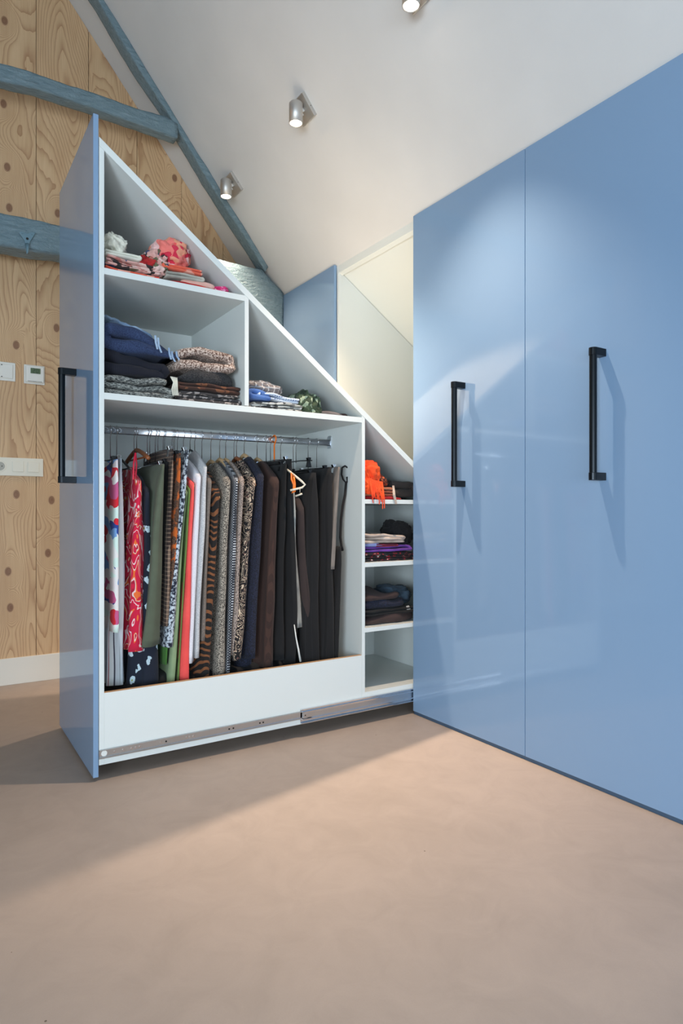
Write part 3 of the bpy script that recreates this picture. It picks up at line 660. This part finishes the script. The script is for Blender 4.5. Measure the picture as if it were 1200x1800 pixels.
g('brown_shirt', 'shirt', 'dark brown shirt with a loose sleeve among black trousers', 'dbrown', 535, 557, 1115, .035, 'white_p', vT=842, drop=.14, half=.195, hl='white plastic hanger carrying the dark brown shirt', fa=.006, Tb=0.055)
g('black_trousers', 'trousers', 'black trousers right of the dark brown shirt', 'blackp', 564, 562, 1176, .06, 'black_p', vT=830, half=.205, straight=True, hl='black clip hanger with the black trousers right of the brown shirt', fa=.009, folds=4)
g('black_trousers', 'trousers', 'black trousers beside the taupe trousers at the right', 'blackp', 590, 588, 1176, .055, 'black_p', vT=822, half=.205, straight=True, hl='black clip hanger with the black trousers beside the taupe ones', fa=.009, folds=4)
g('taupe_trousers', 'trousers', 'narrow taupe corduroy trousers at the right end of the rail', 'taupetr', 601, 592, 1000, .026, 'chrome', vT=820, half=.205, straight=True, hl='chrome clip hanger at the right end of the rail with taupe trousers', fa=.004)
g('navy_filler', 'trousers', 'added dark navy filler trousers hanging low between the paisley coat and the corduroy jacket', 'navy', 447, 446, 1205, .05, 'black_p', half=.16, straight=True, ztop=1.12, hl='black clip hanger hidden between the paisley coat and the navy jacket', fa=.006)  # added dark filler garment, darkens the gap between the hems
# extra: strap of the red dress, hanging black strap loop, cord
def at(u, v, Y): return onY(u, v, Y)
bm = bmesh.new(); tube(bm, [at(234, 843, 2.50), at(235, 815, 2.50), at(238, 797, 2.52), at(240, 815, 2.53), at(238, 845, 2.53)], .0035, 8)
o = link('dress_strap', bm, solid('red_strap', S(200, 25, 55), .6)); rd = [x for x in C.objects if x.name.startswith('red_dress')][0]
o.parent = rd; o.location = -wloc(rd)
bm = bmesh.new(); Yb = 2.53
pts = [at(601, 822, Yb), at(606, 819, Yb), at(612, 823, Yb), at(615, 832, Yb), at(614, 842, Yb), at(608, 849, Yb), at(603, 843, Yb), at(600, 834, Yb), at(601, 822, Yb)]
tube(bm, pts, .0042, 8)
tube(bm, [at(608, 849, Yb), at(606, 870, Yb), at(602, 890, Yb), at(599, 915, Yb), at(598, 945, Yb), at(600, 960, Yb), at(602, 968, Yb)], .006, 8)
tube(bm, [at(610, 838, Yb), at(611, 846, Yb), at(607, 849, Yb)], .006, 8)
tag(link('black_belt', bm, G['blackbag'], smooth=True), 'thin black belt looped over a hanger at the right end of the rail', 'belt')
g('black_dress', 'dress', 'black dress at the right end of the rail, behind the belt', 'blacktr', 603, 594, 1172, .03, 'black_p', vT=960, half=.20, straight=True, fa=.006)
bm = bmesh.new(); tube(bm, [at(517, 1098, 2.46), at(520, 1120, 2.46), at(524, 1140, 2.46), at(528, 1163, 2.46)], [.002, .003, .004, .005], 8)
tag(link('white_ribbon', bm, M['plastic_w'], smooth=True), 'thin white ribbon hanging before the black trousers', 'ribbon')
# orange plastic loop and white hanger
bm = bmesh.new(); tube(bm, [at(516, 838, 2.45), at(512, 832, 2.45), at(512, 842, 2.45), at(516, 852, 2.45), at(516, 862, 2.45), at(513, 866, 2.45), at(518, 864, 2.45), at(518, 850, 2.45), at(516, 838, 2.45)], .0045, 8)
tag(link('orange_loop', bm, M['orange_p'], smooth=True), 'small orange plastic loop in front of the white hanger', 'plastic loop')
bm = bmesh.new(); tube(bm, [at(504, 825, 2.50), at(518, 836, 2.46), at(530, 846, 2.43), at(536, 852, 2.43), at(531, 857, 2.43), at(519, 860, 2.44), at(510, 862, 2.45)], .0048, 8)
tube(bm, [at(527, 858, 2.43), at(527, 866, 2.43)], .0012, 6); tube(bm, [at(519, 872, 2.45), at(531, 868, 2.43)], .004, 8)
tag(link('white_hanger', bm, M['white_p'], smooth=True), 'white plastic hanger arm sticking out in front of the black clothes', 'hanger')
# empty hangers right part
hanger(Xat(240, YR), 1.222, .045, .17, 'hwoodd', 'brown wooden hanger showing above the red dress with white leaves')
hanger(Xat(520, YR), 1.20, .0, .15, 'black_p', 'empty black clip hanger hanging high between the black trousers', clips=True)
hanger(Xat(205, YR), 1.19, .06, .20, 'black_p', 'empty black hanger at the left end of the rail')
hanger(Xat(263, YR), 1.165, .07, .18, 'black_p', 'empty black hanger behind the brown wooden hanger')

# ------------------------------------------------------------------ folded things on the shelves
def folded_flat(name, cat, label, mat, x0, x1, z0, h, y0=2.44, y1=2.90, layers=2, amp=.006, tilt=0, seed=None, slump=0, arch=0, parent=None):
    """a cloth folded in layers: serpentine sheet with round folds towards the front"""
    seed = random.random()*90 if seed is None else seed
    amp *= 1.5
    t_ = h/layers; R = t_/2*.96
    path = []   # (y, z) outline centre line, alternating turns
    outer = []
    for L in range(layers):
        zc = z0+t_*(L+.5)
        ya, yb = y0+R+.004*((L*7) % 3), y1-R
        outer.append((ya, yb, zc))
    bm = bmesh.new(); NX = 26; cols = []
    # closed outline: front bulges layer by layer, then back straight
    prof = []
    for (ya, yb, zc) in outer:
        for k in range(-4, 5):
            a = k/4*PI/2; prof.append((ya-R*math.cos(a)*1.0, zc+R*math.sin(a), 1))
    zt = z0+h
    for k in range(1, 9): prof.append((y0+R+(y1-y0-R)*k/8, zt, 0))
    for k in range(1, 5): prof.append((y1, zt-(h)*k/4, 0))
    for k in range(1, 8): prof.append((y1-(y1-y0-R)*k/8, z0, 2))
    for i in range(NX+1):
        s = i/NX; e = math.sin(PI*min(max(s, .0), 1))**.35 if 0 < s < 1 else 0
        e = e**.6
        col = []
        for (y, z, f) in prof:
            rel = (z-z0)/h
            xx = x0+(x1-x0)*s
            inset = (1-e)
            zz = z0+rel*h*(1-.55*inset)
            yy = y+(y1-y)*.12*inset
            k3 = Vector((xx*9+seed, yy*7, zz*5))
            yy += amp*1.3*noise.noise(k3+Vector((0, 0, 9)))*(1 if f == 1 else .4)
            zz += amp*noise.noise(k3)*rel*2+tilt*(s-.5)*rel-slump*s*rel+arch*math.sin(PI*s)*rel
            zz = max(zz, z0+.0008)
            col.append(bm.verts.new((xx+amp*.8*noise.noise(Vector((seed, z*30, y*6))), yy, zz)))
        cols.append(col)
    n = len(prof)
    for A, B in zip(cols, cols[1:]):
        for k in range(n): bm.faces.new((A[k], A[(k+1) % n], B[(k+1) % n], B[k]))
    bm.faces.new(cols[0][::-1]); bm.faces.new(cols[-1])
    o = link(name, bm, G[mat], parent, smooth=True, origin=((x0+x1)/2, (y0+y1)/2, z0))
    if label: tag(o, label, cat)
    return o
def folded(name, cat, label, mat, x0, x1, z0, h, y0=2.44, y1=2.90, layers=2, amp=.006, tilt=0, seed=None, slump=0, arch=0, parent=None):
    """cloth folded into layers, its U-turns showing at the ends of the front edge"""
    if layers == 1: return folded_flat(name, cat, label, mat, x0, x1, z0, h, y0, y1, layers, amp, tilt, seed, slump, arch, parent)
    seed = random.random()*90 if seed is None else seed
    t_ = h/layers; th = t_*.90; L = x1-x0; r_ = t_/2
    flip = int(seed*10) % 2
    path = []; K_ = 22
    for q in range(layers):
        zc = t_*(q+.5)
        rng = [k/K_ for k in range(K_+1)]
        a, b = x0+r_*1.05, x1-r_*1.05
        if q == 0: a = x0+.004
        if q == layers-1:
            if q % 2 == 0: b = x1-.006-.02*random.random()
            else: a = x0+.004
        xs = [a+(b-a)*k for k in rng]
        if q % 2: xs = xs[::-1]
        path += [(x, zc) for x in xs]
        if q < layers-1:
            cx_ = xs[-1]; sg = 1 if q % 2 == 0 else -1
            for k in range(1, 6):
                an = -PI/2+PI*k/6; path.append((cx_+sg*r_*math.cos(an), t_*(q+1)+r_*math.sin(an)))
    if flip: path = [(x0+x1-x, z) for x, z in path]
    bm = bmesh.new(); rings = []
    for i_, (x, z) in enumerate(path):
        p0, p1 = path[max(i_-1, 0)], path[min(i_+1, len(path)-1)]
        d = Vector((p1[0]-p0[0], 0, p1[1]-p0[1])).normalized(); nrm = Vector((-d.z, 0, d.x))
        s_ = (x-x0)/L; rel = z/h
        dz = tilt*(s_-.5)*rel-slump*s_*rel+arch*math.sin(PI*min(max(s_, 0), 1))*rel
        dz += amp*1.2*noise.noise(Vector((x*11+seed, z*3, 2)))*(.15+rel)
        dy = amp*1.8*noise.noise(Vector((x*9+seed, z*55, 7)))+.006*((i_//(K_+6)) % 2)
        tt = th*(1+.22*noise.noise(Vector((x*22, seed, z*40))))
        ring = []
        for (yy, nn) in ((y1, .5), ((y0+y1)/2, .5), (y0+.018, .5), (y0+.006, .40), (y0, .15), (y0, -.15), (y0+.006, -.40), (y0+.018, -.5), ((y0+y1)/2, -.5), (y1, -.5)):
            w2 = noise.noise(Vector((x*14+seed, yy*12, z*30)))*amp*.35
            pp = Vector((x, yy+dy*(1 if yy < y0+.1 else 0), z0+z+dz+w2*rel))+nrm*tt*nn
            pp.z = max(pp.z, z0+.0006); ring.append(bm.verts.new(pp))
        rings.append(ring)
    n = len(rings[0])
    for A, B in zip(rings, rings[1:]):
        for k in range(n): bm.faces.new((A[k], A[(k+1) % n], B[(k+1) % n], B[k]))
    bm.faces.new(rings[0][::-1]); bm.faces.new(rings[-1])
    o = link(name, bm, G[mat], parent, smooth=True, origin=((x0+x1)/2, (y0+y1)/2, z0))
    if label: tag(o, label, cat)
    return o
def crumple(name, cat, label, mat, c, r, rot=0, amp=.18, fr=14, seed=None, flat=None, squash=1, tilt=0):
    seed = random.random()*90 if seed is None else seed
    bm = bmesh.new(); bmesh.ops.create_icosphere(bm, subdivisions=5, radius=1)
    zmin = flat if flat is not None else -1e9
    R = Matrix.Rotation(tilt, 3, 'Y')
    for v_ in bm.verts:
        p = v_.co.copy(); q = p*1.15+Vector((seed, seed*.3, 0))
        n1 = noise.noise(q*1.6); w1 = noise.noise(q*.9+Vector((5, 5, 5)))
        rid = 1-abs(noise.noise(q*2.2+Vector((w1, n1, 0))*1.4))*2.6
        rid2 = 1-abs(noise.noise(q*4.5+Vector((w1, n1, w1))*2))*2.4
        k = 1+amp*(n1*.8+rid*.50+rid2*.13)
        # boxier
        p = Vector([math.copysign(abs(a)**.8, a) for a in p])
        x = R @ Vector((p.x*r[0], p.y*r[1], p.z*r[2]))*k
        co = Vector(c)+x
        if co.z < zmin: co.z = zmin+(co.z-zmin)*.02*0+.0006
        v_.co = co
    o = link(name, bm, G[mat], None, smooth=True, origin=c); tag(o, label, cat); return o
zA, zB2 = 1.8445, 1.3955
YS = 2.44
def X(u, Y=YS): return Xat(u, Y)
def Z(u, v, Y=YS): return onY(u, v, Y).z
F2 = folded; K = crumple
# top shelf
folded_flat('dark_gap_filler', 'cloth', 'added black filler cloth for the dark gap below the hanging clothes', 'blacktr', .56, 1.40, .1425, .185, layers=3, y0=2.50, y1=2.98, amp=.012)  # added filler; its black stands in for shade under the clothes
F2('folded_scarf', 'scarf', 'coral and black printed scarf at the bottom left of the top shelf', 'orangered', X(184), X(280), zA, .022, layers=2)
F2('folded_scarf', 'scarf', 'rose and olive printed scarf under the white cloth on the top shelf', 'pinkmix', X(184), X(284), zA+.024, .034, layers=3, amp=.008, tilt=-.004)
F2('folded_shirt', 'shirt', 'folded ivory cloth on the top shelf at the left', 'whitewool', X(184), X(248), zA+.060, .028, layers=2, y1=2.80)
K('bunched_shirt', 'shirt', 'bunched ivory cloth leaning on the left side of the top shelf', 'whitewool', (X(184)+.044, 2.54, zA+.120), (.044, .08, .036), amp=.42, tilt=.5)
K('printed_scarf', 'scarf', 'pink scarf hump beside the rose printed scarf on the top shelf', 'redpl', (X(262), 2.54, zA+.068), (.05, .09, .030), amp=.3)
K('printed_scarf', 'scarf', 'grey-pink and olive bunched scarf in the middle of the top shelf', 'pinkmix', (X(284), 2.52, zA+.078), (.052, .07, .052), amp=.35)
K('rose_scarf', 'scarf', 'red and pink rose printed scarf ball on the top shelf', 'redrose', (X(309), 2.53, zA+.130), (.068, .085, .056), amp=.3)
F2('folded_blouse', 'blouse', 'orange folded blouse under the rose scarf on the top shelf', 'orangered', X(287), X(358), zA+.056, .026, layers=2, amp=.008, y1=2.8)
F2('folded_blouse', 'blouse', 'pale grey folded blouse below the orange one on the top shelf', 'greige', X(292), X(358), zA+.027, .028, layers=2, amp=.008, y1=2.8)
F2('folded_blouse', 'blouse', 'flat red folded cloth at the bottom of the top shelf', 'redpl', X(296), X(370), zA, .013, layers=1, y1=2.8)
F2('folded_blouse', 'blouse', 'peach folded blouse near the sloping end of the top shelf', 'peach', X(320), X(383), zA+.0135, .013, layers=1, amp=.006, y1=2.8)
K('magenta_scarf', 'scarf', 'small magenta and white scarf in the corner of the top shelf', 'magenta', (X(390), 2.49, zA+.014), (.038, .05, .016), amp=.35, flat=zA)
# left middle compartment
F2('folded_jumper', 'jumper', 'charcoal and white cable knit jumper at the bottom left of the middle shelf', 'greymel', X(184), X(303), zB2, .075, layers=3, amp=.010)
F2('folded_jumper', 'jumper', 'black ribbed jumper under the blue jumper on the middle shelf', 'inkknit', X(184), X(292), zB2+.078, .100, layers=2, amp=.014, slump=.045, y0=2.45)
F2('folded_jumper', 'jumper', 'dark blue melange jumper on top of the black one', 'denim', X(184), X(312), zB2+.165, .108, layers=2, amp=.016, slump=.125, arch=.045, y1=2.82)
K('pale_scarf', 'scarf', 'pale blue scarf draped over the dark blue jumper', 'paleblue', (X(250), 2.64, zB2+.272), (.118, .12, .016), amp=.25, tilt=.40)
bm = bmesh.new()
for u, v, du, dv in ((272, 590, 4, 24), (277, 594, 6, 26), (296, 612, 4, 20), (301, 618, 6, 18), (309, 618, 6, 16)):
    for s in (0, 1.6): tube(bm, [at(u+s, v, 2.455), at(u+s+1, v+dv*.5, 2.445), at(u+s+du, v+dv, 2.44)], [.0025, .0022, .0018], 6)
fg = link('fringe', bm, G['paleblue']); ps = [x for x in C.objects if x.name.startswith('pale_scarf')][0]; fg.parent = ps; fg.location = -wloc(ps)
bm = bmesh.new()
for k in range(5): tube(bm, [at(300+k*2.6, 662+k*.5, 2.435), at(305+k*1.6, 672, 2.425), at(302+k*2.4, 684, 2.425), at(304+k*2.2, 695, 2.43)], .0021, 6)
tag(link('white_fringe', bm, G['whitewool']), 'white knotted fringe hanging between the two stacks of jumpers', 'fringe', kind='stuff')
F2('folded_scarf', 'scarf', 'grey leaf printed scarf at the bottom of the brown stack', 'greyprint', X(315), X(423), zB2, .045, layers=3, amp=.007)
F2('folded_scarf', 'scarf', 'rust brown scarf second from the bottom of the brown stack', 'rustbrown', X(313), X(424), zB2+.047, .034, layers=2, amp=.009)
F2('folded_jumper', 'jumper', 'charcoal mohair jumper in the brown stack', 'charfur', X(316), X(418), zB2+.082, .042, layers=1, amp=.010)
F2('folded_jumper', 'jumper', 'brown and white melange jumper on top of the brown stack', 'brownmel', X(313), X(411), zB2+.125, .078, layers=2, amp=.014, arch=.035, y1=2.85)
K('grey_jumper', 'jumper', 'beige jumper just showing behind the brown and white melange jumper', 'beige', (X(350, 2.86), 2.90, zB2+.215), (.09, .05, .03), amp=.2)
# right triangular compartment
F2('folded_scarf', 'scarf', 'grey and white printed scarf at the bottom of the small triangular compartment', 'bwplaid', X(441), X(532), zB2, .034, layers=3, amp=.007)
F2('folded_scarf', 'scarf', 'mid blue scarf at the left of the small triangular compartment', 'bluepl', X(441), X(476), zB2+.036, .05, layers=2, amp=.012, slump=.02)
F2('folded_scarf', 'scarf', 'blue dotted white scarf in the small triangular compartment', 'bluedots', X(456), X(528), zB2+.038, .030, layers=2, amp=.010, tilt=-.02)
K('checked_scarf', 'scarf', 'grey windowpane checked scarf on top of the dotted scarf', 'gcheck', (X(478), 2.57, zB2+.100), (.085, .10, .030), amp=.2, tilt=.1)
K('green_scarf', 'scarf', 'crumpled olive green printed scarf in the triangular compartment', 'greenprint', (X(551), 2.54, zB2+.050), (.062, .09, .050), amp=.3, flat=zB2, tilt=.3)
F2('grey_shirt', 'shirt', 'flat slate grey shirt in the tip of the triangular compartment', 'slategrey', X(568), X(606), zB2, .018, layers=1, amp=.006, y1=2.7)
K('brown_belt', 'scarf', 'small dark brown scarf end at the tip of the triangular compartment', 'brown', (X(606), 2.475, zB2+.008), (.026, .03, .008), amp=.2, flat=zB2)
# right bay, top shelf
z3 = 1.0225; XR0 = 1.690
F2('red_cloth', 'scarf', 'crimson cloth lying flat at the bottom of the orange scarf shelf', 'red', XR0, X(712), z3, .014, layers=1, y1=2.8)
F2('tan_scarf', 'scarf', 'tan and rust striped scarf beneath the orange scarf', 'tan', XR0+.01, X(694), z3+.016, .044, layers=3, amp=.006, y1=2.75)
K('rust_scarf', 'scarf', 'fine patterned rust scarf behind the orange scarf', 'rustscarf', (X(675), 2.55, z3+.095), (.065, .08, .036), amp=.2, tilt=.35)
K('orange_scarf', 'scarf', 'bright orange fringed scarf on the upper right-hand shelf', 'orange', (X(653)+.008, 2.49, z3+.118), (.052, .05, .058), amp=.3)
osf = [x for x in C.objects if x.name.startswith('orange_scarf')][0]
bm = bmesh.new()
for k in range(15):
    u = 649+k*1.6; L = 855+abs(k-7)*1.2+(22 if k in (8, 11, 14) else 8)+random.random()*10
    tube(bm, [at(u, 843+k*.3, 2.425), at(u+2+random.random()*2, 862, 2.405), at(u+3+random.random()*3, min(L, 878) , 2.398), at(u+4+random.random()*2, L+6, 2.398)], [.0028, .0026, .0024, .0022], 6)
f1 = link('fringe', bm, G['orange']); f1.parent = osf; f1.location = -wloc(osf)
bm = bmesh.new()
for k in range(3): tube(bm, [at(690+k, 854, 2.43), at(691+k*1.5, 870, 2.40), at(695+k, 886, 2.399)], .0024, 6)
tsf = [x for x in C.objects if x.name.startswith('tan_scarf')][0]; f2 = link('tassel', bm, G['beige']); f2.parent = tsf; f2.location = -wloc(tsf)
K('orange_fold', 'scarf', 'lower fold of orange cloth hanging at the left of the upper right-hand shelf', 'orange', (X(650), 2.455, z3+.062), (.034, .03, .036), amp=.2)
F2('dark_jumper', 'jumper', 'dark brown ribbed jumper beside the orange scarf', 'darkrib', X(697), X(738), z3+.0145, .082, layers=2, amp=.008, y0=2.47)
# second shelf of the right bay
z4 = .7325
F2('black_scarf', 'scarf', 'black scarf with red and white print at the bottom of the purple stack', 'blackprint', XR0, X(728), z4, .040, layers=3, amp=.006)
F2('purple_scarf', 'scarf', 'purple scarf between the black and the beige cloth', 'purple', XR0, X(722), z4+.042, .028, layers=2, amp=.009, slump=-.005)
F2('lilac_scarf', 'scarf', 'lilac blue scarf at the left over the purple scarf', 'lilac', XR0, X(680), z4+.068, .018, layers=1, amp=.008, slump=.012)
F2('wine_scarf', 'scarf', 'wine red scarf just above the purple scarf', 'wine', X(662), X(700), z4+.066, .016, layers=2, amp=.006)
F2('beige_shirt', 'shirt', 'beige folded shirt on top of the purple stack', 'beige', XR0, X(713), z4+.084, .055, layers=3, amp=.010, slump=.024)
K('black_bag', 'bag', 'black velvet bag at the right of the purple stack', 'blackbag', (X(722), 2.56, z4+.120), (.06, .08, .065), amp=.2)
bm = bmesh.new(); bmesh.ops.create_icosphere(bm, subdivisions=4, radius=.017, matrix=Matrix.Translation(at(718, 966, 2.50)))
tag(link('pompom', bm, G['silver'], smooth=True), 'small brown-grey ball between the black bag and purple scarf', 'ball')
# third shelf
z5 = .4345
F2('brown_shirt', 'shirt', 'chocolate brown shirt at the bottom of the dark lower stack', 'brown', XR0, X(735), z5, .040, layers=1, amp=.008)
F2('black_trousers_folded', 'trousers', 'black trousers folded in the middle of the dark lower stack', 'blacktr', XR0, X(730), z5+.042, .030, layers=2, amp=.008)
F2('navy_jumper', 'jumper', 'dark navy knitted jumper in the dark lower stack', 'navy', XR0, X(717), z5+.073, .038, layers=1, amp=.010, arch=.006)
F2('brown_jumper', 'jumper', 'brown jumper on top of the dark lower stack', 'brown', XR0, X(706), z5+.112, .050, layers=1, amp=.012, slump=.014)
K('slate_jumper', 'jumper', 'slate blue jumper at the right of the dark lower stack', 'slateblue', (X(722), 2.60, z5+.115), (.075, .10, .045), amp=.2)
bm = bmesh.new(); p = at(717, 1070, 2.455); prism(bm, [(p.x-.012, p.z+.014), (p.x+.004, p.z+.016), (p.x+.016, p.z-.006), (p.x+.008, p.z-.018), (p.x-.006, p.z-.010)], 'y', 2.453, 2.456)
tag(link('clothing_label', bm, G['silver'], bevel=.0005), 'small silvery tag on the slate blue jumper', 'tag')
